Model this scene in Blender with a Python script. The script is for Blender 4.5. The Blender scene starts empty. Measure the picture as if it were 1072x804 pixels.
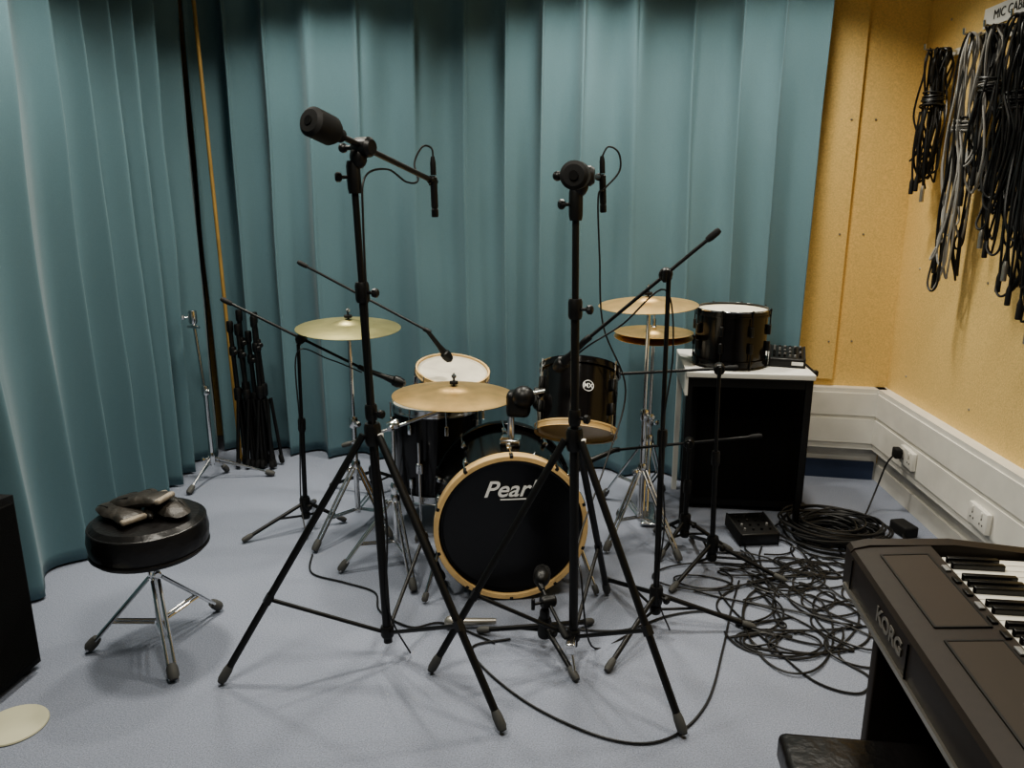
import bpy, bmesh, math, random
from mathutils import Vector, Matrix, Euler, noise
random.seed(7)
V=Vector
scene=bpy.context.scene
COL=bpy.context.collection
try: scene.view_settings.look='AgX - Medium High Contrast'
except Exception: pass

# ---------------------------------------------------------------- materials
def mat(name,color,rough=0.5,metal=0.0,noise_scale=0,noise_amt=0.0,bump=0.0,bump_scale=50,col2=None,coat=0.0,sheen=0.0,detail=4,spec=None):
    m=bpy.data.materials.new(name); m.use_nodes=True
    nt=m.node_tree; b=nt.nodes['Principled BSDF']
    b.inputs['Base Color'].default_value=(*color,1)
    b.inputs['Roughness'].default_value=rough
    b.inputs['Metallic'].default_value=metal
    if coat: b.inputs['Coat Weight'].default_value=coat; b.inputs['Coat Roughness'].default_value=0.08
    if sheen: b.inputs['Sheen Weight'].default_value=sheen
    if spec is not None: b.inputs['Specular IOR Level'].default_value=spec
    tc=nt.nodes.new('ShaderNodeTexCoord')
    n=nt.nodes.new('ShaderNodeTexNoise'); n.inputs['Scale'].default_value=noise_scale or 8; n.inputs['Detail'].default_value=detail
    nt.links.new(tc.outputs['Object'],n.inputs['Vector'])
    r=nt.nodes.new('ShaderNodeValToRGB'); r.color_ramp.elements[0].position=0.3; r.color_ramp.elements[1].position=0.7
    a=noise_amt or 0.06
    c2=col2 or tuple(min(1,c*(1+a)) for c in color)
    r.color_ramp.elements[0].color=(*[c*(1-a) for c in color],1); r.color_ramp.elements[1].color=(*c2,1)
    nt.links.new(n.outputs['Fac'],r.inputs['Fac']); nt.links.new(r.outputs['Color'],b.inputs['Base Color'])
    if bump:
        n2=nt.nodes.new('ShaderNodeTexNoise'); n2.inputs['Scale'].default_value=bump_scale; n2.inputs['Detail'].default_value=3
        nt.links.new(tc.outputs['Object'],n2.inputs['Vector'])
        bp=nt.nodes.new('ShaderNodeBump'); bp.inputs['Strength'].default_value=bump; bp.inputs['Distance'].default_value=0.01
        nt.links.new(n2.outputs['Fac'],bp.inputs['Height']); nt.links.new(bp.outputs['Normal'],b.inputs['Normal'])
    return m
M=dict(
 carpet=mat('carpet_blue_grey',(0.235,0.258,0.318),0.95,noise_scale=220,noise_amt=0.25,bump=0.5,bump_scale=400,detail=2),
 curtain=mat('curtain_teal',(0.098,0.170,0.196),0.9,noise_scale=500,noise_amt=0.08,sheen=0.10,bump=0.08,bump_scale=900),
 board=mat('yellow_board',(0.74,0.53,0.22),0.85,noise_scale=130,noise_amt=0.13,bump=0.15,bump_scale=150),
 white=mat('white_pvc',(0.72,0.70,0.64),0.4),
 wallw=mat('white_paint',(0.62,0.60,0.55),0.7,bump=0.05),
 ceil=mat('ceiling_paint',(0.6,0.6,0.56),0.9,bump=0.1),
 skirt=mat('skirting_blue',(0.03,0.045,0.09),0.6),
 black=mat('black_powdercoat',(0.008,0.008,0.008),0.4,spec=0.4),
 rubber=mat('black_rubber',(0.014,0.014,0.014),0.7,spec=0.3),
 greyrub=mat('grey_rubber_tip',(0.07,0.07,0.066),0.7),
 chrome=mat('chrome',(0.72,0.72,0.72),0.16,1.0),
 gloss=mat('drum_black_lacquer',(0.007,0.006,0.006),0.15,spec=0.5),
 headb=mat('black_drumhead',(0.005,0.005,0.006),0.18),
 headw=mat('coated_drumhead',(0.56,0.52,0.43),0.6,noise_scale=9,noise_amt=0.14),
 headclear=mat('clear_drumhead_amber',(0.50,0.36,0.18),0.35,noise_scale=6,noise_amt=0.12),
 maple=mat('maple_hoop',(0.60,0.42,0.20),0.4,noise_scale=14,noise_amt=0.15),
 brass=mat('cymbal_bronze',(0.82,0.56,0.26),0.38,1.0,noise_scale=14,noise_amt=0.12),
 brass2=mat('cymbal_bronze_dull',(0.52,0.47,0.24),0.4,1.0,noise_scale=12,noise_amt=0.15),
 vinyl=mat('black_vinyl',(0.010,0.009,0.009),0.33,bump=0.25,bump_scale=40),
 tolex=mat('black_tolex',(0.008,0.008,0.009),0.7,bump=0.6,bump_scale=260,spec=0.3),
 grille=mat('speaker_grille_cloth',(0.005,0.005,0.005),0.95,bump=0.6,bump_scale=500,spec=0.2),
 tablew=mat('table_white_laminate',(0.68,0.68,0.64),0.4),
 ink=mat('white_ink',(0.8,0.8,0.78),0.5),
 cabg=mat('cable_grey',(0.30,0.29,0.27),0.5),
 cabb=mat('cable_black',(0.010,0.010,0.010),0.45),
 kbd=mat('keyboard_body_brown_black',(0.020,0.014,0.010),0.5,noise_scale=60,noise_amt=0.1,spec=0.35),
 kbd2=mat('keyboard_panel',(0.034,0.025,0.018),0.5,spec=0.35),
 keyw=mat('key_white',(0.75,0.73,0.66),0.25), keyb=mat('key_black',(0.01,0.01,0.01),0.25),
 silver=mat('silver_trim',(0.4,0.38,0.34),0.35,0.8),
 leather=mat('glove_leather',(0.026,0.022,0.018),0.45,noise_scale=14,noise_amt=0.5,bump=0.4,bump_scale=35),
 leather2=mat('glove_lining',(0.22,0.19,0.15),0.65,noise_scale=18,noise_amt=0.3,bump=0.4,bump_scale=60),
 beige=mat('beige_plastic',(0.50,0.49,0.36),0.5),
 wood=mat('pole_wood',(0.30,0.19,0.06),0.55,noise_scale=10,noise_amt=0.2),
 knob=mat('grey_knob',(0.22,0.22,0.22),0.4), logo=mat('grey_logo_print',(0.15,0.14,0.125),0.4),
 mesh=mat('mic_mesh_steel',(0.05,0.05,0.05),0.4,0.9,bump=0.8,bump_scale=900),
 lens=mat('lamp_diffuser',(0.9,0.9,0.85),0.4),
)

# ---------------------------------------------------------------- builder
def frame(axis,up=V((0,0,1))):
    z=V(axis).normalized()
    if abs(z.dot(up))>0.99: up=V((0,1,0))
    x=up.cross(z).normalized(); y=z.cross(x)
    return Matrix((x,y,z)).transposed()
def catmull(pts,n=8,closed=False):
    P=[V(p) for p in pts]; out=[]; L=len(P)
    rng=range(L if closed else L-1)
    for i in rng:
        if closed: a,b,c,d=P[(i-1)%L],P[i],P[(i+1)%L],P[(i+2)%L]
        else: a,b,c,d=P[max(i-1,0)],P[i],P[i+1],P[min(i+2,L-1)]
        for k in range(n):
            t=k/n
            out.append(0.5*((2*b)+(c-a)*t+(2*a-5*b+4*c-d)*t*t+(3*b-a-3*c+d)*t**3))
    if not closed: out.append(P[-1])
    return out
class B:
    def __init__(s,name,origin=(0,0,0)):
        s.name=name; s.o=V(origin); s.bm=bmesh.new(); s.mats=[]
    def mi(s,m):
        m=M[m] if isinstance(m,str) else m
        if m not in s.mats: s.mats.append(m)
        return s.mats.index(m)
    def face(s,vs,mi,smooth=True):
        try: f=s.bm.faces.new(vs); f.material_index=mi; f.smooth=smooth; return f
        except ValueError: return None
    def lathe(s,c,axis,prof,m,n=32,caps=True):
        c=V(c); R=frame(axis); rings=[]
        for p in prof:
            r,h=p[0],p[1]
            if r<1e-6: rings.append([s.bm.verts.new(c+R@V((0,0,h)))])
            else: rings.append([s.bm.verts.new(c+R@V((r*math.cos(2*math.pi*i/n),r*math.sin(2*math.pi*i/n),h))) for i in range(n)])
        for k in range(len(rings)-1):
            mm=s.mi(prof[k+1][2] if len(prof[k+1])>2 else m)
            a,b=rings[k],rings[k+1]
            for i in range(n):
                j=(i+1)%n
                if len(a)==1 and len(b)==1: continue
                if len(a)==1: s.face([a[0],b[i],b[j]],mm)
                elif len(b)==1: s.face([a[i],a[j],b[0]],mm)
                else: s.face([a[i],a[j],b[j],b[i]],mm)
        if caps:
            if len(rings[0])>1: s.face(rings[0][::-1],s.mi(m))
            if len(rings[-1])>1: s.face(rings[-1],s.mi(m))
    def rod(s,p0,p1,r,m,r1=None,n=12):
        p0=V(p0);p1=V(p1);L=(p1-p0).length
        if L<1e-6: return
        s.lathe(p0,p1-p0,[(r,0),(r1 if r1 is not None else r,L)],m,n)
    def ball(s,c,r,m,n=16,sc=(1,1,1),rot=None):
        mi=s.mi(m)
        mt=Matrix.Translation(V(c))@((rot or Matrix.Identity(3)).to_4x4())@Matrix.Diagonal((*[r*k for k in sc],1))
        res=bmesh.ops.create_uvsphere(s.bm,u_segments=n,v_segments=max(6,n//2),radius=1,matrix=mt)
        for v in res['verts']:
            for f in v.link_faces: f.material_index=mi; f.smooth=True
        return res['verts']
    def box(s,c,size,m,rot=None,bev=0.0):
        mi=s.mi(m)
        mt=Matrix.Translation(V(c))@((rot or Matrix.Identity(3)).to_4x4())@Matrix.Diagonal((*size,1))
        res=bmesh.ops.create_cube(s.bm,size=1,matrix=mt)
        fs=set(f for v in res['verts'] for f in v.link_faces)
        for f in fs: f.material_index=mi; f.smooth=False
        if bev:
            es=list(set(e for f in fs for e in f.edges))
            r=bmesh.ops.bevel(s.bm,geom=es,offset=bev,segments=3,affect='EDGES',profile=0.5)
            for f in r['faces']: f.material_index=mi; f.smooth=True
    def torus(s,c,axis,R,r,m,n=40,k=8,sx=1,sy=1):
        F=frame(axis); c=V(c); mi=s.mi(m); g=[]
        for i in range(n):
            a=2*math.pi*i/n; row=[]
            for j in range(k):
                b=2*math.pi*j/k
                row.append(s.bm.verts.new(c+F@V(((R+r*math.cos(b))*math.cos(a)*sx,(R+r*math.cos(b))*math.sin(a)*sy,r*math.sin(b)))))
            g.append(row)
        for i in range(n):
            for j in range(k): s.face([g[i][j],g[(i+1)%n][j],g[(i+1)%n][(j+1)%k],g[i][(j+1)%k]],mi)
    def sweep(s,pts,r,m,k=6,closed=False):
        P=[V(p) for p in pts]; mi=s.mi(m); rings=[]; N=len(P)
        t0=(P[1]-P[0]).normalized(); nrm=t0.orthogonal().normalized()
        for i in range(N):
            if closed: t=(P[(i+1)%N]-P[(i-1)%N])
            else: t=P[min(i+1,N-1)]-P[max(i-1,0)]
            if t.length<1e-9: t=t0
            t=t.normalized(); nrm=(nrm-t*nrm.dot(t))
            if nrm.length<1e-6: nrm=t.orthogonal()
            nrm.normalize(); bn=t.cross(nrm); t0=t
            rr=r(i/(N-1)) if callable(r) else r
            rings.append([s.bm.verts.new(P[i]+rr*(math.cos(2*math.pi*j/k)*nrm+math.sin(2*math.pi*j/k)*bn)) for j in range(k)])
        for i in range(N-1+(1 if closed else 0)):
            a,b=rings[i],rings[(i+1)%N]
            for j in range(k): s.face([a[j],a[(j+1)%k],b[(j+1)%k],b[j]],mi)
        if not closed: s.face(rings[0][::-1],mi); s.face(rings[-1],mi)
    def prism(s,poly,z0,z1,m,mt=Matrix.Identity(4)):
        mi=s.mi(m)
        a=[s.bm.verts.new(mt@V((p[0],p[1],z0))) for p in poly]; b=[s.bm.verts.new(mt@V((p[0],p[1],z1))) for p in poly]
        n=len(poly)
        for i in range(n): s.face([a[i],a[(i+1)%n],b[(i+1)%n],b[i]],mi,False)
        s.face(a[::-1],mi,False); s.face(b,mi,False)
    def text(s,body,size,c,right,up,m,shear=0.0,depth=0.0005,sx=1.0,bold=0.0):
        cu=bpy.data.curves.new('tmp','FONT'); cu.body=body; cu.size=size; cu.shear=shear; cu.align_x='CENTER'; cu.align_y='CENTER'; cu.extrude=depth; cu.offset=bold
        ob=bpy.data.objects.new('tmp',cu); COL.objects.link(ob); bpy.context.view_layer.update()
        me=bpy.data.meshes.new_from_object(ob.evaluated_get(bpy.context.evaluated_depsgraph_get()))
        r=V(right).normalized(); u=V(up).normalized(); nn=r.cross(u)
        R=Matrix((r*sx,u,nn)).transposed(); mi=s.mi(m)
        vs=[s.bm.verts.new(V(c)+R@v.co) for v in me.vertices]
        for p in me.polygons: s.face([vs[i] for i in p.vertices],mi,False)
        bpy.data.objects.remove(ob); bpy.data.curves.remove(cu); bpy.data.meshes.remove(me)
    def done(s,sharp=35,recalc=True):
        if recalc: bmesh.ops.recalc_face_normals(s.bm,faces=s.bm.faces[:])
        me=bpy.data.meshes.new(s.name)
        for v in s.bm.verts: v.co-=s.o
        s.bm.to_mesh(me); s.bm.free()
        for m in s.mats: me.materials.append(m)
        me.set_sharp_from_angle(angle=math.radians(sharp))
        ob=bpy.data.objects.new(s.name,me); ob.location=s.o; COL.objects.link(ob); return ob
def lerp(a,b,t): return V(a).lerp(V(b),t)

# ---------------------------------------------------------------- room
def xr(y): return 1.73-0.065*y        # right wall inner face
def yb(x): return 4.215-0.071*x        # back wall inner face
def slab(name,p0,p1,z0,z1,th,m):
    b=B(name); p0=V((*p0,0)); p1=V((*p1,0)); d=(p1-p0).normalized(); n=V((d.y,-d.x,0))
    b.prism([(p0.x,p0.y),(p1.x,p1.y),((p1+n*th).x,(p1+n*th).y),((p0+n*th).x,(p0+n*th).y)],z0,z1,m)
    return b.done()
FY=-1.6
b=B('floor'); b.box((-0.3,1.4,-0.05),(5.6,6.6,0.1),'carpet'); b.done()
b=B('ceiling'); b.box((-0.3,1.4,2.8),(5.6,6.6,0.1),'ceil'); b.done()
slab('wall_right',(xr(4.25),4.25),(xr(FY),FY),0.45,2.75,-0.1,'board')
slab('wall_right_lower',(xr(4.25),4.25),(xr(FY),FY),0,0.45,-0.1,'wallw')
slab('wall_back',(-2.75,yb(-2.75)),(1.62,yb(1.62)),0,2.75,-0.1,'board')
slab('wall_left',(-2.05,FY),(-2.62,4.5),0,2.75,-0.1,'wallw')
slab('wall_front',(1.95,FY),(-2.2,FY),0,2.75,-0.1,'wallw')
b=B('wall_panel_board',(1.08,4.13,1.2))
b.prism([(0.93,yb(0.93)),(1.185,yb(1.185)),(1.185,yb(1.185)-0.03),(0.93,yb(0.93)-0.03)],0.55,2.75,'board'); b.done()
b=B('wall_screws')
for y in (3.9,3.3,2.7,2.1):
    for z in (0.62,1.15,1.7,2.25): b.lathe((xr(y),y,z),(-1,0,0),[(0.006,0),(0.005,0.003),(0,0.004)],'silver',8)
for z in (0.75,1.3,1.85): b.lathe((1.27,yb(1.27),z),(0,-1,0),[(0.006,0),(0.005,0.003),(0,0.004)],'silver',8); b.lathe((1.15,yb(1.15)-.03,z),(0,-1,0),[(0.006,0),(0.005,0.003),(0,0.004)],'silver',8)
b.done()
b=B('trim_trunking_right')
A=(xr(FY),FY); C=(xr(4.14),4.14)
def xo(p,o): return (p[0]-o,p[1])
for o,z0,z1 in ((0.055,0.18,0.51),(0.062,0.215,0.345),(0.062,0.365,0.485)):
    b.prism([A,C,xo(C,o),xo(A,o)],z0,z1,'white')
b.done()
b=B('trim_trunking_back')
for o,z0,z1 in ((0.055,0.18,0.51),(0.062,0.215,0.345),(0.062,0.365,0.485)):
    b.prism([(1.0,yb(1.0)),(1.455,yb(1.455)),(1.455,yb(1.455)-o),(1.0,yb(1.0)-o)],z0,z1,'white')
b.done()
b=B('wall_back_lower'); b.prism([(1.0,yb(1.0)),(1.455,yb(1.455)),(1.455,yb(1.455)-.01),(1.0,yb(1.0)-.01)],0.0,0.2,'wallw'); b.done()
b=B('baseboard_right'); b.prism([A,C,xo(C,.012),xo(A,.012)],0,0.09,'wallw'); b.done()
b=B('baseboard_back'); b.prism([(1.0,yb(1.0)-.01),(1.44,yb(1.44)-.01),(1.44,yb(1.44)-.025),(1.0,yb(1.0)-.025)],0,0.10,'skirt'); b.done()
def socket(y,z,w=0.15):
    x=xr(y)-0.062; b=B('power_socket',(x,y,z))
    b.box((x-0.008,y,z),(0.022,w,0.085),'white',bev=0.004)
    for dy in ((-w/4,w/4) if w>0.1 else (0,)):
        b.box((x-0.020,y+dy,z+0.028),(0.006,0.012,0.016),'white',bev=0.002)
        for q in ((0,0.008),(-0.011,-0.014),(0.011,-0.014)): b.box((x-0.0195,y+dy+q[0],z+q[1]),(0.002,0.005,0.007),'black')
    return b.done()
socket(3.62,0.29); socket(2.98,0.27,0.15); socket(2.80,0.15,0.09)
b=B('power_plug',(1.42,3.66,.3)); x=xr(3.66)-0.085
b.box((x-0.018,3.66,0.30),(0.034,0.05,0.05),'rubber',bev=0.008)
b.sweep(catmull([(x-0.03,3.66,0.29),(x-0.06,3.66,0.24),(x-0.09,3.66,0.12),(x-0.14,3.60,0.03),(x-0.17,3.54,0.03)],8),0.004,'cabb'); b.done()
b=B('power_adapter',(1.35,3.30,0))
b.box((1.36,3.40,0.028),(0.07,0.11,0.05),'rubber',rot=Matrix.Rotation(0.3,3,'Z'),bev=0.008); b.box((1.37,3.20,0.022),(0.06,0.09,0.04),'rubber',rot=Matrix.Rotation(-0.4,3,'Z'),bev=0.008)
b.sweep(catmull([(1.37,3.25,0.03),(1.41,3.2,0.06),(1.39,3.1,0.02),(1.32,3.05,0.007),(1.30,3.15,0.007),(1.34,3.35,0.02)],8),0.004,'cabb'); b.done()

# ceiling luminaires (louvred downlights: sharp cut-off near the ceiling)
def luminaire(x,y,w,d,power,spread=150,col=(1,0.95,0.84)):
    b=B('ceiling_light',(x,y,2.74)); t=0.03
    for sx in (-1,1): b.box((x+sx*w/2,y,2.725),(t,d+t,0.05),'white')
    for sy in (-1,1): b.box((x,y+sy*d/2,2.725),(w+t,t,0.05),'white')
    b.box((x,y,2.745),(w,d,0.01),'lens')
    ob=b.done()
    L=bpy.data.lights.new('luminaire_lamp','AREA'); L.shape='RECTANGLE'; L.size=w*0.9; L.size_y=d*0.9; L.energy=power; L.color=col; L.spread=math.radians(spread)
    lo=bpy.data.objects.new('lamp_tube',L); COL.objects.link(lo); lo.parent=ob; lo.location=(0,0,-0.03)
luminaire(-1.50,3.55,0.25,0.20,18,122)
luminaire(-0.15,3.52,0.25,0.20,19,122)
luminaire(0.72,3.48,0.25,0.20,15,122)
luminaire(-1.68,2.50,0.25,0.25,17,122)
luminaire(-0.5,1.25,0.55,0.55,26,140)
luminaire(0.85,2.0,0.45,0.3,14,140)
w=bpy.data.worlds.new('World'); scene.world=w; w.use_nodes=True
w.node_tree.nodes['Background'].inputs[0].default_value=(0.5,0.5,0.5,1); w.node_tree.nodes['Background'].inputs[1].default_value=0.2

# ---------------------------------------------------------------- curtains
def curtain(name,p0,p1,ztop,amp,wl,seed,nz=46,ds=0.011):
    p0=V((*p0,0)); p1=V((*p1,0)); L=(p1-p0).length; d=(p1-p0)/L; n=V((d.y,-d.x,0))
    bm=bmesh.new(); ns=int(L/ds); rows=[]
    for j in range(nz+1):
        t=j/nz; z=ztop*(1-t)+0.012*t; row=[]
        for i in range(ns+1):
            s=L*i/ns
            ph=2*math.pi*s/wl+4.5*noise.noise(V((s*1.0,seed,0)))*1.6+1.1*noise.noise(V((s*1.3,seed+5,z*0.4)))
            a=amp*(0.65+0.35*t)*(0.85+0.8*noise.noise(V((s*0.9,seed+9,z*0.25))))
            sn=math.sin(ph); f=a*(sn+0.22*math.sin(2*ph+0.8))
            f+=0.010*(1-t)**4*math.sin(2*math.pi*s/(wl*0.45))
            f+=0.05*noise.noise(V((s*1.3,seed+20,z*0.6)))*min(1,t*3)
            f+=0.009*noise.noise(V((s*5,seed+30,z*2.0)))
            side=0.032*math.cos(ph)
            row.append(bm.verts.new(p0+d*(s+side)+n*f+V((0,0,z))))
        rows.append(row)
    for j in range(nz):
        for i in range(ns):
            f=bm.faces.new((rows[j][i],rows[j][i+1],rows[j+1][i+1],rows[j+1][i])); f.smooth=True
    me=bpy.data.meshes.new(name); bm.to_mesh(me); bm.free(); me.materials.append(M['curtain'])
    ob=bpy.data.objects.new(name,me); COL.objects.link(ob)
    mo=ob.modifiers.new('thick','SOLIDIFY'); mo.thickness=0.003
    return ob
curtain('curtain',(-2.30,4.14),(0.975,3.965),2.62,0.054,0.235,3.0)
curtain('curtain',(-2.02,0.3),(-2.275,4.16),2.62,0.064,0.25,11.0)
b=B('curtain_rail'); b.rod((-2.2,4.14,2.66),(1.0,3.965,2.66),0.012,'white'); b.rod((-2.02,0.3,2.66),(-2.28,4.12,2.66),0.012,'white')
for i in range(7): 
    p=lerp((-2.2,4.14,2.66),(1.0,3.965,2.66),i/6); b.rod(p,p+V((0,0,0.1)),0.006,'white',n=6)
    p=lerp((-2.02,0.3,2.66),(-2.28,4.12,2.66),i/6); b.rod(p,p+V((0,0,0.1)),0.006,'white',n=6)
b.done()
b=B('wooden_pole',(-2.05,3.95,0)); b.rod((-2.08,3.955,0.0),(-2.13,3.99,2.45),0.010,'wood'); b.done()

# ---------------------------------------------------------------- stand helpers
def tip(b,p,d,r=0.014,l=0.05,m='greyrub'):
    p=V(p); d=V(d).normalized()
    b.lathe(p-d*l,d,[(r*0.8,0),(r,l*0.3),(r,l*0.8),(r*0.7,l),(0,l*1.02)],m,12)
def collar(b,c,axis,r,l,m='black',knob=None):
    c=V(c); a=V(axis).normalized()
    b.lathe(c-a*l/2,a,[(r*0.85,0),(r,l*0.15),(r,l*0.85),(r*0.85,l)],m,16)
    if knob:
        k=V(knob).normalized(); b.rod(c,c+k*(r+0.02),0.005,m); b.lathe(c+k*(r+0.015),k,[(0.010,0),(0.014,0.004),(0.014,0.014),(0.009,0.018)],m,8)
def lightstand(name,c,feet,hub,top,boomA,boomB,cwr=0.039):
    b=B(name,(c[0],c[1],0)); base=V((c[0],c[1],0.10)); top=V(top); hubp=lerp(base,top,(hub-0.10)/(top.z-0.10)); ax=(top-base).normalized()
    b.rod(base-ax*0.04,hubp+ax*0.02,0.0145,'black'); b.rod(hubp,lerp(hubp,top,0.55),0.0125,'black'); b.rod(lerp(hubp,top,0.5),top,0.010,'black')
    collar(b,hubp,ax,0.026,0.07); collar(b,lerp(hubp,top,0.55),ax,0.021,0.06,knob=(1,-0.3,0)); collar(b,base,ax,0.022,0.04)
    collar(b,hubp+ax*0.07,ax,0.019,0.05,knob=(0.9,-0.5,0))
    b.box(hubp+V((0.028,-0.012,-0.01)),(0.014,0.02,0.03),'white',bev=0.002)
    for f in feet:
        f=V((f[0],f[1],0.012)); out=(f-V((c[0],c[1],0.012))).normalized()
        h=hubp+out*0.03; b.rod(h,f,0.0115,'black'); tip(b,f,f-h,0.015,0.06)
        k=lerp(h,f,0.66); b.rod(base+out*0.015,k,0.0065,'black'); b.box(k,(0.022,0.022,0.03),'black',rot=frame(f-h))
    A=V(boomA); Bp=V(boomB); d=(Bp-A).normalized()
    t=(top-A).dot(d); j=A+d*t; sd=d.cross(V((0,0,1))).normalized()
    collar(b,top-ax*0.03,ax,0.02,0.09,knob=(-1,-0.5,0)); b.ball(lerp(top,j,0.5),0.028,'black',sc=(0.9,0.9,1.2))
    b.lathe(j-sd*0.03,sd,[(0.024,0),(0.028,0.01),(0.028,0.05),(0.02,0.06)],'black',16)
    b.rod(j,top,0.016,'black')
    b.rod(j,j-sd*0.07,0.007,'black'); b.ball(j-sd*0.075,0.014,'black')
    b.rod(A,Bp,0.0085,'black')
    b.lathe(A-d*0.05,d,[(0,0),(cwr*0.75,0.002),(cwr,0.012),(cwr,0.085),(cwr*0.8,0.10),(0.018,0.105),(0.018,0.13)],'rubber',28)
    b.lathe(A-d*0.052,d,[(0,0),(0.012,0),(0.012,0.005)],'black',16)
    collar(b,Bp,d,0.013,0.035)
    return b
def pencil(b,c,d,l=0.13,r=0.0115):
    c=V(c); d=V(d).normalized()
    b.lathe(c,d,[(r*0.6,0),(r,0.006),(r,l*0.75),(r*0.9,l*0.76),(r*0.9,l*0.8),(r,l*0.81),(r,l-0.004),(r*0.8,l),(0,l)],'black',16)
    b.lathe(c-d*0.06,d,[(0.006,0),(0.0095,0.02),(0.0095,0.058)],'black',12)
b=lightstand('overhead_microphone_stand',(-0.69,2.18),[(-1.17,1.97),(-0.26,1.86),(-0.62,2.71)],0.78,(-0.730,2.18,1.575),(-0.757,2.02,1.670),(-0.575,2.5,1.540))
P=V((-0.575,2.5,1.525)); pencil(b,P+V((0.004,0,0.03)),(0.02,0,-1))
b.rod(P,(-0.575,2.5,1.54),0.012,'black')
b.sweep(catmull([P+V((0.004,0,0.08)),P+V((0.0,0,0.115)),P+V((-0.03,0,0.12)),P+V((-0.055,-0.01,0.07)),P+V((-0.04,-0.03,0.015)),P+V((-0.06,-0.1,0.01)),P+V((-0.09,-0.2,0.045)),P+V((-0.125,-0.31,0.02)),P+V((-0.13,-0.33,-0.1)),V((-0.703,2.165,1.1)),V((-0.70,2.16,0.8)),V((-0.67,2.16,0.5)),V((-0.68,2.165,0.2)),V((-0.62,2.2,0.01))],8),0.0032,'cabb')
b.done()
b=lightstand('overhead_microphone_stand',(-0.08,2.235),[(0.25,1.91),(-0.53,2.11),(0.03,2.685)],0.77,(-0.10,2.235,1.50),(-0.092,2.02,1.545),(-0.045,2.75,1.555),0.036)
P=V((-0.045,2.75,1.535)); pencil(b,P+V((0.012,0,0.03)),(0.05,0,-1))
b.sweep(catmull([P+V((0.01,0,0.09)),P+V((0.03,0,0.12)),P+V((0.065,0,0.10)),P+V((0.07,0,0.04)),P+V((0.02,-0.02,-0.02)),P+V((0.0,-0.02,-0.05)),P+V((0.01,0,-0.25)),P+V((0.03,0,-0.5)),P+V((0.12,0.05,-0.75)),P+V((0.05,-0.1,-1.0)),P+V((-0.03,-0.3,-1.2)),V((-0.06,2.26,0.3)),V((-0.02,2.3,0.02)),V((0.1,2.4,0.008))],8),0.0032,'cabb')
b.done()

def micstand(name,c,feet,top,A=None,Bp=None,hub=0.12,mic=None,end=None):
    b=B(name,(c[0],c[1],0)); c0=V((c[0],c[1],0.05)); top=V(top)
    ax=(top-c0).normalized()
    b.rod(c0,lerp(c0,top,0.55),0.0105,'black'); b.rod(lerp(c0,top,0.5),top,0.0075,'black'); collar(b,lerp(c0,top,0.55),ax,0.017,0.06)
    collar(b,V((c[0],c[1],hub)),(0,0,1),0.024,0.07,knob=(1,-1,0)); collar(b,V((c[0],c[1],0.065)),(0,0,1),0.02,0.03)
    for f in feet:
        f=V((f[0],f[1],0.012)); out=(f-V((c[0],c[1],0.012))).normalized(); h=V((c[0],c[1],hub))+out*0.02
        b.rod(h,f,0.0085,'black'); tip(b,f,f-h,0.0125,0.05)
        b.rod(V((c[0],c[1],0.065))+out*0.015,lerp(h,f,0.4),0.005,'black')
    if A is not None:
        A=V(A);Bp=V(Bp);d=(Bp-A).normalized(); j=A+d*((top-A).dot(d)); s=d.cross(V((0,0,1))).normalized()
        b.rod(j,top,0.012,'black'); b.lathe(j-s*0.025,s,[(0.018,0),(0.022,0.006),(0.022,0.044),(0.016,0.05)],'black',16)
        b.rod(j-s*0.02,j-s*0.05,0.005,'black'); b.box(j-s*0.055,(0.012,0.012,0.04),'black',bev=0.003)
        b.rod(A,Bp,0.006,'black'); tip(b,A,A-Bp,0.0115,0.05,'rubber'); collar(b,Bp,d,0.011,0.04)
        if mic=='dyn':
            dd=V(end).normalized() if end else d
            p=Bp; b.rod(p,p+dd*0.03,0.01,'black'); b.lathe(p+dd*0.02,dd,[(0.010,0),(0.012,0.08),(0.018,0.12),(0.024,0.125),(0.026,0.145),(0.020,0.17),(0.008,0.18),(0,0.182)],'black',18)
    return b
b=micstand('boom_microphone_stand',(0.20,2.49),[(0.55,2.50),(0.03,2.18),(0.013,2.79)],(0.19,2.5,1.235),(0.34,2.5,1.39),(-0.07,2.55,1.02),mic='dyn',end=(-0.5,0.5,-0.6)); 
b.sweep(catmull([(-0.13,2.62,0.93),(-0.06,2.56,1.0),(0.05,2.53,1.08),(0.18,2.50,1.2),(0.215,2.49,1.0),(0.19,2.475,0.7),(0.215,2.48,0.4),(0.2,2.47,0.15),(0.25,2.45,0.01)],8),0.003,'cabb'); b.done()
b=micstand('boom_microphone_stand',(0.45,2.93),[(0.73,2.86),(0.27,2.72),(0.40,3.23)],(0.43,2.93,0.845),(0.50,2.93,0.855),(-0.02,2.98,0.80),mic='dyn',end=(-0.7,0.3,-0.5)); b.done()
b=micstand('boom_microphone_stand',(0.36,3.14),[(0.56,3.10),(0.24,2.98),(0.24,3.26)],(0.36,3.14,0.47),(0.64,3.08,0.54),(0.05,3.18,0.42),mic='dyn',end=(-0.8,-0.3,-0.3)); b.done()
b=micstand('boom_microphone_stand',(-1.35,3.12),[(-1.57,2.93),(-1.19,3.20),(-1.42,3.40)],(-1.33,3.12,0.865),(-1.655,3.10,1.06),(-1.06,3.16,0.755),mic='dyn',end=(0.8,0.2,-0.35)); 
b.sweep(catmull([(-1.06,3.15,0.74),(-1.2,3.13,0.80),(-1.33,3.10,0.83),(-1.34,3.1,0.5),(-1.36,3.10,0.15),(-1.3,3.0,0.01)],8),0.003,'cabb'); b.done()
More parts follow.
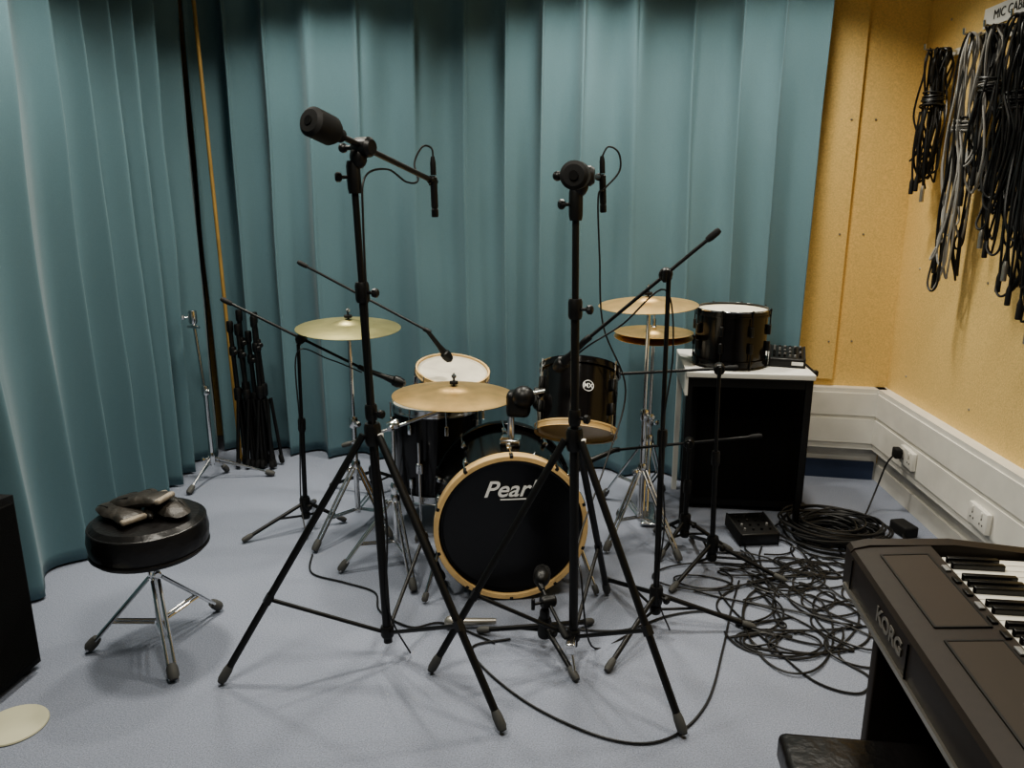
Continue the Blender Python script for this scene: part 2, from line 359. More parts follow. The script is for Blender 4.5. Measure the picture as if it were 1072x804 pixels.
b=micstand('boom_microphone_stand',(-1.16,3.55),[(-1.42,3.62),(-1.09,3.40),(-1.02,3.72)],(-1.16,3.53,1.03),(-1.45,3.46,1.19),(-0.86,3.55,0.86),mic='dyn',end=(0.5,0.3,-0.8)); b.done()
b=micstand('kick_microphone_stand',(-0.18,2.30),[(-0.06,2.12),(-0.42,2.36),(-0.02,2.47)],(-0.18,2.30,0.17),(-0.10,2.18,0.12),(-0.20,2.36,0.20),hub=0.08)
b.ball((-0.20,2.40,0.21),0.034,'black',sc=(0.9,1.3,0.9)); b.ball((-0.20,2.43,0.21),0.031,'mesh')
b.box((-0.085,2.17,0.10),(0.03,0.05,0.04),'chrome',bev=0.006); b.rod((-0.085,2.17,0.10),(-0.07,2.14,0.03),0.006,'chrome')
b.done()
b=B('microphone',(-0.42,2.36,0.02)); d=V((-1,-0.15,0)).normalized(); p=V((-0.36,2.40,0.028))
b.lathe(p,d,[(0.009,0),(0.011,0.01),(0.014,0.12),(0.022,0.13),(0.025,0.15),(0.02,0.172),(0.01,0.182),(0,0.184)],'silver',18); b.done()

# ---------------------------------------------------------------- drums
def drum(b,c,axis,r,depth,topm,botm,lugs=6,hoop='chrome',hooph=0.035,lugm='chrome',shell='gloss',n=56,hoopt=0.010,rodm='chrome',hoopb=None):
    c=V(c); a=V(axis).normalized(); h=depth/2; R=frame(a)
    b.lathe(c,a,[(r,-h),(r,h)],shell,n,caps=False)
    b.lathe(c,a,[(0,h-0.004),(r-0.012,h-0.004,topm),(r-0.004,h+0.004,topm),(r+0.004,h-0.006,topm)],topm,n,caps=False)
    b.lathe(c,a,[(0,-h+0.004),(r-0.012,-h+0.004,botm),(r-0.004,-h-0.004,botm),(r+0.004,-h+0.006,botm)],botm,n,caps=False)
    ht=hoopt
    for sgn in (1,-1):
        z0=sgn*(h-hooph*0.55); z1=sgn*(h+hooph*0.45)
        b.lathe(c,a,[(r+0.003,z0),(r+ht,z0),(r+ht,z0+(z1-z0)*0.25),(r+ht*0.75,z0+(z1-z0)*0.3),(r+ht*0.75,z0+(z1-z0)*0.9),(r+ht,z1),(r+0.001,z1),(r+0.001,z0+(z1-z0)*0.4)],hoop if sgn>0 else (hoopb or hoop),n,caps=False)
    for i in range(lugs):
        t=2*math.pi*(i+0.5)/lugs; o=R@V((math.cos(t),math.sin(t),0)); tn=R@V((-math.sin(t),math.cos(t),0))
        rot=Matrix((o,tn,a)).transposed()
        if depth>0.18:
            for s in (1,-1):
                b.box(c+o*(r+0.008)+a*s*(h-0.075),(0.018,0.018,0.045),lugm,rot=rot,bev=0.004)
                b.rod(c+o*(r+0.012)+a*s*(h-0.055),c+o*(r+0.012)+a*s*(h+0.012),0.003,rodm,n=8)
                b.rod(c+o*(r+0.012)+a*s*(h+0.008),c+o*(r+0.012)+a*s*(h+0.018),0.005,rodm,n=8)
        else:
            b.box(c+o*(r+0.008),(0.018,0.018,depth*0.5),lugm,rot=rot,bev=0.004)
            b.rod(c+o*(r+0.012)-a*(h+0.012),c+o*(r+0.012)+a*(h+0.014),0.003,'chrome',n=8)
n=V((0.215,-0.976,0.0)).normalized(); fc=V((-0.335,2.62,0.292)); dep=0.40; cc=fc-n*dep/2; R0=0.268
b=B('bass_drum',(cc.x,cc.y,0))
b.lathe(cc,n,[(R0,-dep/2),(R0,dep/2)],'gloss',72,caps=False)
for s,hm in ((1,'headb'),(-1,'headclear')):
    b.lathe(cc,n,[(0,s*(dep/2+0.002)),(R0-0.02,s*(dep/2+0.002)),(R0-0.006,s*(dep/2+0.010)),(R0,s*(dep/2-0.01))],hm,72,caps=False)
    z0=s*(dep/2-0.022); z1=s*(dep/2+0.024)
    b.lathe(cc,n,[(R0+0.001,z0),(R0+0.018,z0),(R0+0.020,z0+s*0.003),(R0+0.020,z1-s*0.003),(R0+0.017,z1),(R0+0.001,z1),(R0+0.001,z0)],'maple' if s>0 else 'gloss',72,caps=False)
F=frame(n)
for i in range(10):
    t=2*math.pi*(i+0.5)/10; o=F@V((math.cos(t),math.sin(t),0)); tn=F@V((-math.sin(t),math.cos(t),0)); rot=Matrix((o,tn,n)).transposed()
    for s in (1,-1):
        b.box(cc+o*(R0+0.015)+n*s*(dep/2+0.008),(0.014,0.016,0.034),'black',rot=rot,bev=0.004)
        b.rod(cc+o*(R0+0.022)+n*s*(dep/2+0.01),cc+o*(R0+0.022)+n*s*(dep/2-0.09),0.003,'chrome',n=8)
        b.box(cc+o*(R0+0.010)+n*s*(dep/2-0.10),(0.02,0.02,0.05),'chrome',rot=rot,bev=0.005)
right=(-n).cross(V((0,0,1)))
b.text('Pearl',0.088,fc+n*0.006+V((0,0,0.150))-right*(0.010),right,(0,0,1),'ink',shear=0.35,sx=1.05,bold=0.0012)
b.box(fc+n*0.006+V((0,0,0.112))+right*0.02,(0.12,0.001,0.005),'ink',rot=Matrix((right,-n,V((0,0,1)))).transposed())
for s in (-1,1):
    p=cc+n*0.12+right*s*0.255+V((0,0,-0.06)); q=fc+n*0.02+right*s*0.33; q.z=0.01
    b.rod(p,q,0.008,'chrome'); tip(b,q,q-p,0.012,0.035); b.box(p,(0.04,0.04,0.05),'chrome',bev=0.008)
pm=cc+V((0.02,-0.02,0.26)); b.box(pm+V((0,0,0.02)),(0.08,0.08,0.03),'chrome',bev=0.008); b.rod(pm,pm+V((0,0,0.20)),0.014,'chrome')
b.box(pm+V((0.03,0,0.17)),(0.09,0.08,0.10),'black',bev=0.02); b.ball(pm+V((0.05,-0.02,0.20)),0.045,'black')
b.rod(pm+V((0.02,0,0.20)),pm+V((0.14,0.02,0.22)),0.010,'chrome')
b.done()
th=math.radians(31)
ta=V((0.03,math.sin(th),math.cos(th))); fr=V((0,-math.cos(th),math.sin(th))); b=B('rack_tom',(-0.10,2.86,0.72))
tc=V((-0.105,2.87,0.718)); drum(b,tc,ta,0.150,0.245,'headw','headclear',6,hooph=0.026,lugm='black',hoop='gloss',hoopb='maple')
ld=(fr+V((0.28,0,0))).normalized()
lr=ta.cross(ld).normalized()
b.torus(tc+ld*0.151+ta*0.02,ld,0.020,0.0016,'ink'); b.text('MX',0.026,tc+ld*0.1515+ta*0.02,lr,ta,'ink',sx=0.9,bold=0.0004)
b.box(tc+V((-0.155,0.02,0.0)),(0.04,0.06,0.08),'black',rot=frame(ta),bev=0.01); b.rod(tc+V((-0.15,0.0,0.0)),pm+V((0.10,0.02,0.22)),0.009,'chrome')
b.done()
b=B('floor_tom',(-0.76,3.30,0)); drum(b,(-0.76,3.30,0.375),(0,0,1),0.203,0.40,'headw','headw',8)
for i in range(3):
    t=math.radians(-100+120*i); o=V((math.cos(t),math.sin(t),0)); p=V((-0.76,3.30,0))+o*0.222
    b.rod(p+V((0,0,0.45)),p+V((0,0,0.08)),0.0055,'chrome'); b.rod(p+V((0,0,0.085)),p+o*0.05+V((0,0,0.012)),0.0055,'chrome'); tip(b,p+o*0.05+V((0,0,0.008)),o*0.5+V((0,0,-1)),0.011,0.03); b.box(p+V((0,0,0.33))-o*0.008,(0.03,0.03,0.05),'chrome',bev=0.006)
b.done()
b=B('snare_drum',(-0.78,3.72,0)); sa=V((0.14,-0.20,1)).normalized(); drum(b,(-0.78,3.72,0.565),sa,0.178,0.13,'headw','headw',10,hoop='maple',shell='chrome',hooph=0.028)
sc=V((-0.78,3.72,0.565))-sa*0.09
b.rod(sc,(-0.78,3.74,0.06),0.011,'chrome')
for i in range(3):
    t=math.radians(30+120*i); o=V((math.cos(t),math.sin(t),0)); b.rod(sc,sc+o*0.18,0.007,'chrome'); b.rod(sc+o*0.185,sc+o*0.19+V((0,0,0.07)),0.009,'rubber')
    b.rod((-0.78,3.74,0.22),V((-0.78,3.74,0.01))+o*0.2,0.007,'chrome'); tip(b,V((-0.78,3.74,0.01))+o*0.2,o+V((0,0,-1)))
b.done()
b=B('tom_drum',(0.565,3.54,0.74)); drum(b,(0.560,3.54,0.875),(0,0,1),0.158,0.225,'headw','headw',8,hooph=0.03,lugm='black',hoop='gloss',rodm='black'); b.torus((0.560,3.54,0.999),(0,0,1),0.163,0.0035,'chrome',48); b.done()

# ---------------------------------------------------------------- cymbals
def cymbal(b,c,axis,r,m,sgn=1):
    a=V(axis).normalized(); pr=[(0.006,0.0),(0.02,-0.001),(0.045*r/0.2,-0.010),(0.055*r/0.2,-0.016)]
    k=10
    for i in range(1,k+1):
        t=i/k; rr=0.055*r/0.2+(r-0.055*r/0.2)*t; pr.append((rr,-0.016-0.020*t**1.6*r/0.2+0.0004*math.sin(i*2.6)))
    pr2=[(p[0],p[1]-0.0015) for p in pr][::-1]
    b.lathe(c,a,[(p[0],p[1]*sgn) for p in pr+pr2],m,56,caps=False)
def topper(b,c,a):
    a=V(a).normalized(); c=V(c)
    b.lathe(c-a*0.015,a,[(0.004,0),(0.013,0.003),(0.013,0.012),(0.004,0.014),(0.004,0.02),(0.017,0.022),(0.017,0.032),(0.004,0.034),(0.004,0.05)],'rubber',16)
    b.rod(c-a*0.05,c+a*0.05,0.0035,'chrome'); b.lathe(c+a*0.03,a,[(0.006,0),(0.010,0.003),(0.010,0.012),(0.006,0.015)],'chrome',6)
def chromestand(b,c,feet,top,hub=0.36,double=True):
    c=V((c[0],c[1],0.05)); top=V(top); b.rod(c+V((0,0,0.03)),V((c.x,c.y,top.z*0.55)),0.0125,'chrome'); b.rod((c.x,c.y,top.z*0.5),top,0.0085,'chrome')
    collar(b,(c.x,c.y,top.z*0.55),(0,0,1),0.019,0.05,'chrome',knob=(0.7,-0.7,0)); collar(b,(c.x,c.y,hub),(0,0,1),0.021,0.06,'chrome',knob=(-0.7,-0.7,0))
    for f in feet:
        f=V((f[0],f[1],0.012)); o=(f-V((c.x,c.y,0.012))).normalized(); s=o.cross(V((0,0,1)))
        h=V((c.x,c.y,hub))+o*0.02; lo=V((c.x,c.y,0.10))+o*0.015; k=lerp(h,f,0.62)
        for q in ((-0.009,0.009) if double else (0,)):
            b.rod(h+s*q,f+s*q,0.0055,'chrome',n=8); b.rod(lo+s*q,k+s*q,0.0045,'chrome',n=8)
        tip(b,f,f-h,0.016,0.05); 
b=B('crash_cymbal_stand',(-1.11,3.15,0)); chromestand(b,(-1.11,3.15),[(-1.22,2.88),(-0.93,3.05),(-1.08,3.38)],(-1.11,3.15,0.93),0.30)
cymbal(b,(-1.11,3.15,0.975),(0.03,-0.05,1),0.225,'brass2'); topper(b,(-1.11,3.15,0.975),(0.03,-0.05,1)); b.done()
b=B('ride_cymbal_stand',(-0.84,2.84,0)); chromestand(b,(-0.84,2.84),[(-0.71,2.60),(-1.05,2.72),(-0.88,3.02)],(-0.84,2.84,0.60),0.28)
b.rod((-1.04,2.80,0.52),(-0.605,2.90,0.67),0.007,'chrome'); tip(b,(-1.04,2.80,0.52),(-1,-0.2,-0.3),0.010,0.04); collar(b,(-0.84,2.85,0.60),(1,0.2,0.3),0.02,0.05,'chrome',knob=(0,-1,0))
b.rod((-0.605,2.90,0.665),(-0.605,2.90,0.73),0.007,'chrome'); cymbal(b,(-0.60,2.90,0.758),(0.02,0.01,1),0.246,'brass'); topper(b,(-0.60,2.90,0.758),(0.02,0.01,1)); b.done()
b=B('crash_cymbal_stand',(0.17,3.22,0)); chromestand(b,(0.17,3.22),[(0.02,3.03),(0.33,2.98),(0.08,3.42)],(0.17,3.22,1.04),0.32)
cymbal(b,(0.165,3.22,1.085),(-0.03,-0.04,1),0.206,'brass'); topper(b,(0.165,3.22,1.085),(-0.03,-0.04,1)); b.done()
b=B('hi_hat_stand',(0.215,3.58,0)); chromestand(b,(0.215,3.58),[(0.00,3.64),(0.31,3.76),(0.20,3.36)],(0.215,3.58,0.80),0.34)
b.rod((0.215,3.58,0.8),(0.215,3.58,1.0),0.0035,'chrome')
cymbal(b,(0.215,3.58,0.885),(0,-0.05,1),0.183,'brass'); cymbal(b,(0.215,3.58,0.838),(0,0,1),0.183,'brass',-1)
b.lathe((0.215,3.58,0.885),(0,0,1),[(0.012,-0.005),(0.014,0.012),(0.009,0.02),(0.009,0.05)],'chrome',16)
b.box((0.215,3.42,0.03),(0.07,0.20,0.012),'chrome',rot=Euler((math.radians(8),0,0)).to_matrix(),bev=0.004); b.rod((0.215,3.34,0.04),(0.215,3.55,0.09),0.003,'chrome'); b.done()

# ---------------------------------------------------------------- left-back stands
b=B('chrome_cymbal_stand',(-2.09,3.66,0)); chromestand(b,(-2.09,3.66),[(-2.10,3.42),(-1.78,3.74),(-2.06,3.76)],(-2.13,3.68,0.90),0.12,double=False)
collar(b,(-2.13,3.68,0.88),(0,0,1),0.022,0.07,'chrome',knob=(-1,-0.5,0)); b.rod((-2.16,3.68,0.83),(-2.09,3.66,0.83),0.009,'chrome')
b.done()
b=B('folded_microphone_stands',(-1.98,3.86,0))
for i in range(6):
    x=-2.00+0.030*i; y=3.86+0.02*(i%2); lean=0.02*math.sin(i*2.1)
    top=V((x+lean-0.03,y+0.01,0.80+0.06*math.sin(i*1.7))); b.rod((x,y,0.05),top,0.012,'black'); collar(b,lerp((x,y,0.05),top,0.5),(0,0,1),0.022,0.07); collar(b,lerp((x,y,0.05),top,0.82),(0,0,1),0.019,0.05,knob=(1,-1,0))
    for k in range(3):
        t=i+k*2.1; o=V((math.cos(t),math.sin(t),0)); b.rod(V((x,y,0.40))+o*0.015,V((x,y,0.015))+o*0.055,0.0095,'black'); tip(b,V((x,y,0.012))+o*0.055,o*0.2+V((0,0,-1)),m='rubber')
    collar(b,top,(0,0,1),0.018,0.06)
b.done()

# ---------------------------------------------------------------- cabinet, table, mixer
b=B('side_table',(0.62,3.62,0)); tx0,tx1,ty0,ty1=0.35,0.90,3.34,3.86
b.box(((tx0+tx1)/2,(ty0+ty1)/2,0.7275),(tx1-tx0,ty1-ty0,0.025),'tablew',bev=0.004)
for y in (ty0+0.04,ty1-0.03): b.box((tx0+0.02,y,0.358),(0.025,0.025,0.715),'black' if y<3.5 else 'tablew')
b.box((tx0+0.006,(ty0+ty1)/2,0.675),(0.012,ty1-ty0-0.02,0.09),'tablew')
b.box((tx1-0.02,ty0+0.04,0.358),(0.025,0.025,0.715),'black')
b.box((0.625,ty0+0.04,0.69),(0.5,0.02,0.045),'black'); b.done()
b=B('speaker_cabinet',(0.70,3.72,0)); x0,x1,y0,y1=0.405,0.955,3.57,3.84
b.box(((x0+x1)/2,(y0+y1)/2,0.367),(x1-x0,y1-y0,0.69),'tolex',bev=0.012)
b.box(((x0+x1)/2,y0-0.002,0.36),(x1-x0-0.06,0.008,0.58),'grille',bev=0.002)
for x in (x0+0.03,x1-0.03):
    for y in (y0+0.04,y1-0.04): b.lathe((x,y,0),(0,0,1),[(0.018,0),(0.02,0.024)],'rubber',12)
for x in (x0,x1):
    for z in (0.04,0.695): b.box((x,y0+0.01,z),(0.03,0.03,0.03),'black',bev=0.008)
b.done()
def mixer(name,c,size,ang,rows,cols,tilt=6,label=True):
    b=B(name,(c[0],c[1],c[2])); rot=Euler((math.radians(tilt),0,math.radians(ang))).to_matrix()
    cz=V(c)+V((0,0,size[2]/2+0.010)); b.box(cz,size,'black',rot=rot,bev=0.006)
    for i in range(cols):
        for j in range(rows):
            p=cz+rot@V(((i+0.5)/cols*size[0]*0.9-size[0]*0.45,(j+0.5)/rows*size[1]*0.8-size[1]*0.4,size[2]/2))
            b.lathe(p,rot@V((0,0,1)),[(0.006,0),(0.005,0.010),(0,0.010)],random.choice(['knob','black','black','rubber']),8)
    for q in (-1,1): b.box(cz+rot@V((q*size[0]/2,0,0)),(0.008,size[1],size[2]*1.15),'rubber',rot=rot,bev=0.003)
    if label: b.box(cz+rot@V((size[0]*0.3,-size[1]/2,0)),(0.05,0.002,size[2]*0.4),'ink',rot=rot)
    b.done()
mixer('audio_mixer',(0.825,3.58,0.742),(0.15,0.21,0.04),-12,6,6)
mixer('stage_box',(0.67,3.28,0.004),(0.17,0.19,0.055),12,4,4,label=False)

# ---------------------------------------------------------------- drum stool
b=B('drum_stool',(-1.48,2.16,0)); c=V((-1.48,2.16,0))
b.lathe(c,(0,0,1),[(0,0.345),(0.15,0.345),(0.172,0.355),(0.183,0.385),(0.186,0.42),(0.180,0.455),(0.160,0.474),(0.10,0.480),(0,0.478)],'vinyl',48)
b.torus(c+V((0,0,0.370)),(0,0,1),0.181,0.004,'vinyl',48); b.torus(c+V((0,0,0.457)),(0,0,1),0.177,0.004,'vinyl',48)
b.lathe(c,(0,0,1),[(0.05,0.33),(0.06,0.347)],'chrome',16); b.rod(c+V((0,0,0.08)),c+V((0,0,0.345)),0.0125,'chrome'); collar(b,c+V((0,0,0.28)),(0,0,1),0.02,0.05,'chrome',knob=(1,-1,0))
for f in ((-1.70,2.08),(-1.32,1.96),(-1.39,2.39)):
    f=V((f[0],f[1],0.014)); o=(f-V((c.x,c.y,0.014))).normalized(); s=o.cross(V((0,0,1)))
    h=c+V((0,0,0.25))+o*0.02; lo=c+V((0,0,0.09))+o*0.015
    for q in (-0.010,0.010): b.rod(h+s*q,f+s*q,0.006,'chrome',n=8); b.rod(lo+s*q,lerp(h,f,0.6)+s*q,0.005,'chrome',n=8)
    tip(b,f,f-h,0.018,0.05)
b.done()
def glove(c,ang,pitch,roll,seed,S=1.12):
    b=B('leather_glove',c); c=V(c); R=Euler((math.radians(roll),math.radians(pitch),math.radians(ang))).to_matrix()@Matrix.Diagonal((S,S,S)); R0=Euler((math.radians(roll),math.radians(pitch),math.radians(ang))).to_matrix()
    outline=[(-0.085,-0.036),(-0.04,-0.040),(0.0,-0.047),(0.045,-0.045),(0.082,-0.030),(0.097,0.0),(0.085,0.026),(0.045,0.040),(0.0,0.042),(-0.04,0.036),(-0.085,0.034)]
    O=catmull([(p[0],p[1],0) for p in outline],4,closed=True); mi=b.mi('leather'); rings=[]
    for k,(sc,h) in enumerate(((0.02,0.019),(0.35,0.018),(0.65,0.015),(0.88,0.009),(1.0,0.0),(0.88,-0.010),(0.65,-0.014),(0.02,-0.014))):
        rings.append([b.bm.verts.new(c+R@V((p.x*sc,p.y*sc,h+0.006*noise.noise(V((p.x*30*sc,p.y*30*sc,seed+h*20)))))) for p in O])
    N=len(O)
    for k in range(len(rings)-1):
        for i in range(N): b.face([rings[k][i],rings[k][(i+1)%N],rings[k+1][(i+1)%N],rings[k+1][i]],mi)
    b.face(rings[0],mi); b.face(rings[-1][::-1],mi)
    for y in (-0.022,0.0,0.020):
        b.sweep(catmull([c+R@V((0.02,y,0.017)),c+R@V((0.05,y*1.05,0.014)),c+R@V((0.082,y*0.95,0.004))],5),0.0022,'rubber',5)
    b.sweep(catmull([c+R@V((-0.03,-0.03,0)),c+R@V((0.0,-0.058,0.002)),c+R@V((0.035,-0.068,-0.002))],6),lambda t:0.015-0.005*t,'leather',10); b.ball(c+R@V((0.035,-0.068,-0.002)),0.0105,'leather',10)
    b.box(c+R@V((-0.086,0,0.000)),(0.022,0.084,0.018),'leather2',rot=R0,bev=0.007)
    b.done()
glove((-1.55,2.12,0.500),150,0,0,1.0); glove((-1.42,2.19,0.502),-35,4,0,4.0); glove((-1.50,2.16,0.528),175,9,0,8.0)

# ---------------------------------------------------------------- left amplifier + round base
def prx0(b,x0,x1,prof,m):
    mi=b.mi(m); a=[b.bm.verts.new((x0,p[0],p[1])) for p in prof]; c=[b.bm.verts.new((x1,p[0],p[1])) for p in prof]; k=len(prof)
    for i in range(k): b.face([a[i],a[(i+1)%k],c[(i+1)%k],c[i]],mi,False)
    b.face(a[::-1],mi,False); b.face(c,mi,False)
b=B('guitar_amplifier',(-1.9,1.98,0))
prx0(b,-2.00,-1.80,[(1.62,0.02),(1.99,0.02),(1.99,0.60),(1.70,0.63),(1.62,0.60)],'tolex')
prx0(b,-1.80,-1.785,[(1.64,0.05),(1.97,0.05),(1.97,0.58),(1.71,0.60),(1.64,0.58)],'grille')
for y in (1.66,1.95):
    for x in (-1.97,-1.83): b.lathe((x,y,0),(0,0,1),[(0.018,0),(0.02,0.022)],'rubber',12)
b.rod((-1.90,1.72,0.65),(-1.90,1.90,0.65),0.010,'rubber'); b.rod((-1.90,1.72,0.65),(-1.90,1.72,0.60),0.008,'rubber'); b.rod((-1.90,1.90,0.65),(-1.90,1.90,0.60),0.008,'rubber')
b.done()
b=B('round_stand_base',(-1.67,1.73,0)); 
b.lathe((-1.675,1.715,0),(0,0,1),[(0.085,0.0),(0.092,0.003),(0.090,0.007),(0.06,0.010),(0.0,0.011)],'beige',40); b.done()

# ---------------------------------------------------------------- keyboard
b=B('digital_piano',(0.66,0.9,0))
Y0,Y1=0.30,1.50
def prx(b,y0,y1,prof,m):
    mi=b.mi(m); a=[b.bm.verts.new((p[0],y0,p[1])) for p in prof]; c=[b.bm.verts.new((p[0],y1,p[1])) for p in prof]; k=len(prof)
    for i in range(k): b.face([a[i],a[(i+1)%k],c[(i+1)%k],c[i]],mi,False)
    b.face(a[::-1],mi,False); b.face(c,mi,False)
prx(b,Y0,Y1,[(0.515,0.695),(0.505,0.71),(0.505,0.790),(0.511,0.798),(0.54,0.806),(0.655,0.816),(0.665,0.782),(0.89,0.775),(0.895,0.70)],'kbd')
for y0,y1 in ((Y0-0.03,Y0),(Y1,Y1+0.03)): prx(b,y0,y1,[(0.515,0.695),(0.505,0.71),(0.505,0.793),(0.511,0.801),(0.54,0.810),(0.70,0.820),(0.86,0.808),(0.90,0.79),(0.90,0.70)],'kbd')
b.box((0.503,0.9,0.716),(0.006,1.22,0.010),'silver')
tl=Euler((0,math.radians(-5),0)).to_matrix()
for yc in (1.33,1.03,0.73,0.43):
    b.box((0.592,yc,0.8115),(0.085,0.26,0.002),'kbd2',rot=tl)
    for s in (-1,1): b.box((0.592,yc+s*0.13,0.8125),(0.087,0.004,0.002),'black',rot=tl)
    for s in (-1,1): b.box((0.592+s*0.043,yc,0.8123+s*0.0037),(0.004,0.262,0.002),'black',rot=tl)
    for s in (-1,1): b.box((0.5035,yc+s*0.15,0.752),(0.002,0.003,0.065),'rubber')
b.text('KORG',0.040,(0.5035,1.265,0.757),(0,-1,0),(0,0,1),'logo',depth=0.001,bold=0.001,sx=1.1)
for i in range(20): b.box((0.645,1.40-0.045*i,0.8175),(0.010,0.022,0.004),'knob' if i%3==0 else 'black',bev=0.001)
kw=0.0235; ky=Y1-0.012; i=0
while ky-kw>Y0+0.01:
    b.box((0.750,ky-kw/2,0.791),(0.155,kw-0.0022,0.016),'keyw',bev=0.0015)
    if i%7 in (0,1,3,4,5): b.box((0.720,ky-kw,0.804),(0.095,0.0115,0.014),'keyb',bev=0.002)
    ky-=kw; i+=1
for y in (Y0+0.02,Y1-0.05):
    b.box((0.695,y,0.36),(0.28,0.03,0.68),'kbd',bev=0.004); b.box((0.695,y,0.02),(0.36,0.05,0.04),'kbd',bev=0.006)
b.box((0.78,0.9,0.40),(0.02,1.14,0.56),'kbd'); 
b.done()
b=B('piano_bench',(0.5,1.1,0))
b.box((0.515,1.13,0.462),(0.33,0.40,0.06),'vinyl',bev=0.015); b.box((0.515,1.13,0.405),(0.31,0.38,0.05),'kbd',bev=0.004)
for x in (0.38,0.65):
    for y in (0.96,1.30): b.box((x,y,0.19),(0.03,0.03,0.38),'kbd')
b.sweep(catmull([(0.365,0.95,0.485),(0.665,0.95,0.485),(0.665,1.31,0.485),(0.365,1.31,0.485)],1,closed=True),0.005,'vinyl',6,closed=True)
b.done()

# ---------------------------------------------------------------- wall cables
zt=2.10
b=B('cable_hook_rail'); 
b.prism([(xr(4.0),4.0),(xr(2.4),2.4),(xr(2.4)-0.014,2.4),(xr(4.0)-0.014,4.0)],zt-0.015,zt+0.012,'white')
hooks=[3.78,3.45,3.3,3.12,2.95,2.8,2.6]
for y in hooks: b.rod((xr(y)-0.01,y,zt),(xr(y)-0.15,y,zt+0.01),0.005,'chrome'); b.rod((xr(y)-0.148,y,zt+0.008),(xr(y)-0.15,y,zt+0.03),0.005,'chrome')
b.done()
def bundle(name,y,L,w,nl,mats,r=0.0045):
    b=B(name,(xr(y)-0.1,y,zt)); hx=xr(y)-0.09
    for k in range(nl):
        m=mats[k%len(mats)]; x=hx+random.uniform(-0.05,0.045); dy=random.uniform(-0.025,0.025); l=L*random.uniform(0.72,1.0); ww=w*random.uniform(0.35,1.0)
        tie=0.35+random.uniform(-0.03,0.03); pts=[]
        N=18
        for i in range(N):
            a=2*math.pi*i/N; z=(1-math.cos(a))/2; wid=ww*(math.sin(a))
            pinch=1-0.70*math.exp(-((z-tie)/0.12)**2)
            pts.append((x+0.012*math.sin(3*a+k)+0.006*math.cos(5*a+k),y+dy*(z)+wid*pinch+0.012*math.sin(4*a+k*2),zt+0.012-l*z))
        b.sweep(catmull(pts,5,closed=True),r,m,6,closed=True)
    for q in range(7):
        b.torus((hx,y,zt-0.35*L*0.92+0.009*(q-3)),(random.uniform(-.15,.15),random.uniform(-.15,.15),1),0.040+0.012*random.random(),r,mats[q%len(mats)],24,6)
    for q in range(3):
        yy=y+random.uniform(-0.05,0.05); z1=zt-L*random.uniform(0.85,1.0); xx=hx-0.03+random.uniform(-0.02,0.02)
        b.sweep(catmull([(xx,y,zt-L*0.4),(xx-0.01,yy,zt-L*0.65),(xx,yy,z1+0.03)],6),r,mats[-1],6); b.lathe((xx,yy,z1+0.04),(0,0,-1),[(0.005,0),(0.009,0.015),(0.0095,0.02),(0.0095,0.07),(0.007,0.072),(0,0.072)],'silver' if q%2 else 'rubber',12)
    b.done()
bundle('hanging_cable_bundle',3.78,0.62,0.065,14,['cabb'])
bundle('hanging_cable_bundle',3.45,1.02,0.055,12,['cabg','cabg','cabb'])
bundle('hanging_cable_bundle',3.30,0.62,0.075,14,['cabb','cabg','cabb'])
bundle('hanging_cable_bundle',3.12,0.85,0.080,16,['cabb'])
bundle('hanging_cable_bundle',2.95,0.98,0.100,18,['cabb'])
bundle('hanging_cable_bundle',2.80,1.08,0.100,18,['cabb'])
b=B('wall_sign',(xr(3.4),3.4,2.2)); d=(V((xr(3.2),3.2,0))-V((xr(3.6),3.6,0))).normalized(); c=V((xr(3.40)-0.004,3.40,2.190))
b.box(c,(0.003,0.42,0.075),'ink',rot=Matrix.Rotation(math.radians(3.7),3,'Z')); b.text('MIC CABLES',0.05,c+V((-0.003,0,0)),d,(0,0,1),'cabb'); b.done()

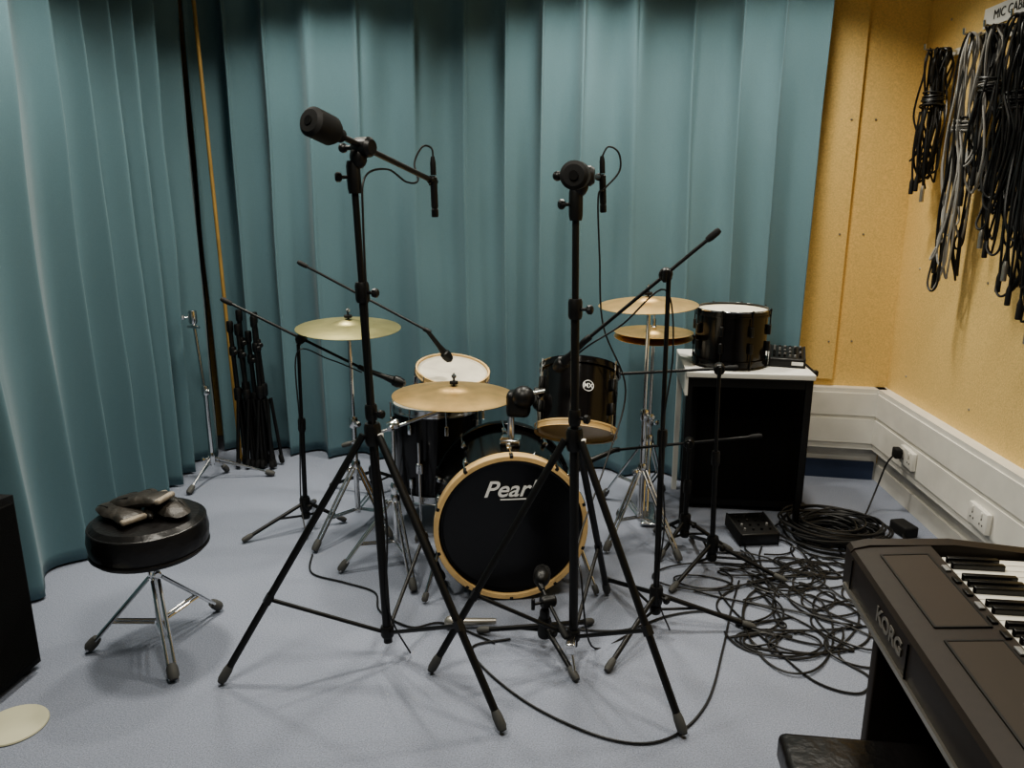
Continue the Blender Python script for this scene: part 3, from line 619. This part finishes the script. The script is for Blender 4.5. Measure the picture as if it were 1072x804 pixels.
# ---------------------------------------------------------------- floor cables
b=B('coiled_cable_pile',(1.0,3.34,0))
for k in range(26):
    R=random.uniform(0.11,0.21); cx=1.03+random.uniform(-0.04,0.04); cy=3.32+random.uniform(-0.03,0.03); z=0.008+0.0035*k*random.uniform(0.7,1.0); pts=[]
    p0=random.uniform(0,6.28)
    for i in range(16):
        a=2*math.pi*i/16; rr=R*(1+0.06*math.sin(2*a+p0)+0.04*math.sin(3*a+k)); pts.append((cx+rr*math.cos(a)*1.1,cy+rr*math.sin(a)*0.85,max(0.006,z+0.008*math.sin(a*2+p0))))
    b.sweep(catmull(pts,4,closed=True),random.choice([0.0045,0.0055]),'cabb',6,closed=True)
b.done()
b=B('tangled_floor_cables',(0.72,2.7,0))
def loops(seed,x0,x1,y0,y1,turns,rmin,rmax):
    rr=random.Random(seed); pts=[]; n=14*turns; ph=rr.uniform(0,6); a=ph; R=rmax
    f1,f2,f3,f4=[rr.uniform(0.5,1.6) for _ in range(4)]; q1,q2,q3=[rr.uniform(0,6) for _ in range(3)]; dr=rr.choice([-1,1])
    for i in range(n):
        t=i/n; cx=(x0+x1)/2+(x1-x0)/2*0.72*math.sin(f1*2*math.pi*t+q1); cy=(y0+y1)/2+(y1-y0)/2*0.78*math.sin(f2*2*math.pi*t+q2)
        R=rmin+(rmax-rmin)*(0.5+0.5*math.sin(f3*7*t+q3)); e=1+0.5*math.sin(f4*5*t)
        pts.append((cx+R*math.cos(a)*e,cy+R*math.sin(a)/e,0.006+0.006*(0.5+0.5*math.sin(i*0.9+seed))))
        a+=dr*2*math.pi/14*(1+0.5*math.sin(3*t*f4*4))
    return pts
for k in range(7): b.sweep(catmull(loops(k*3+1,0.48,1.0,2.32,3.12,5,0.05,0.13),4),0.0038,'cabb',6)
b.sweep(catmull(loops(77,0.30,0.80,2.75,3.25,4,0.05,0.12),4),0.0036,'cabb',6)
b.sweep(catmull(loops(91,0.60,1.15,2.75,3.2,4,0.05,0.12),4),0.0036,'cabb',6)
b.sweep(catmull([(0.85,3.2,.006),(0.97,2.9,.006),(0.93,2.6,.006),(0.80,2.38,.006),(0.86,2.26,.006),(0.80,2.17,.006),(0.68,2.22,.006),(0.58,2.42,.006),(0.5,2.6,.006),(0.46,2.75,.006)],8),0.0038,'cabb')
b.done()
b=B('microphone_cable',(0,2,0))
b.sweep(catmull([(-0.30,2.33,.006),(-0.42,2.27,.006),(-0.36,2.15,.006),(-0.18,1.98,.006),(0.04,1.87,.006),(0.20,1.89,.006),(0.33,2.06,.006),(0.42,2.36,.006),(0.48,2.6,.006),(0.55,2.85,.006)],8),0.0038,'cabb'); b.done()
b=B('microphone_cable',(-1,2.6,0))
b.sweep(catmull([(-1.22,2.86,.006),(-1.16,2.70,.006),(-1.0,2.64,.006),(-0.86,2.58,.006),(-0.80,2.45,.006),(-0.66,2.36,.006),(-0.55,2.40,.006),(-0.35,2.30,.006)],8),0.0036,'cabb')
b.sweep(catmull([(-0.2,2.45,.006),(-0.05,2.42,.006),(0.1,2.44,.006),(0.25,2.55,.006),(0.40,2.6,.006),(0.55,2.55,.006),(0.7,2.6,.006)],8),0.0036,'cabb'); b.done()

# ---------------------------------------------------------------- camera
cam=bpy.data.cameras.new('camera'); co=bpy.data.objects.new('camera',cam); COL.objects.link(co)
co.location=(0,0,1.5); co.rotation_euler=(math.radians(76),0,math.radians(7.2)); cam.sensor_width=36; cam.lens=36*800/1072; cam.clip_start=0.05
scene.camera=co
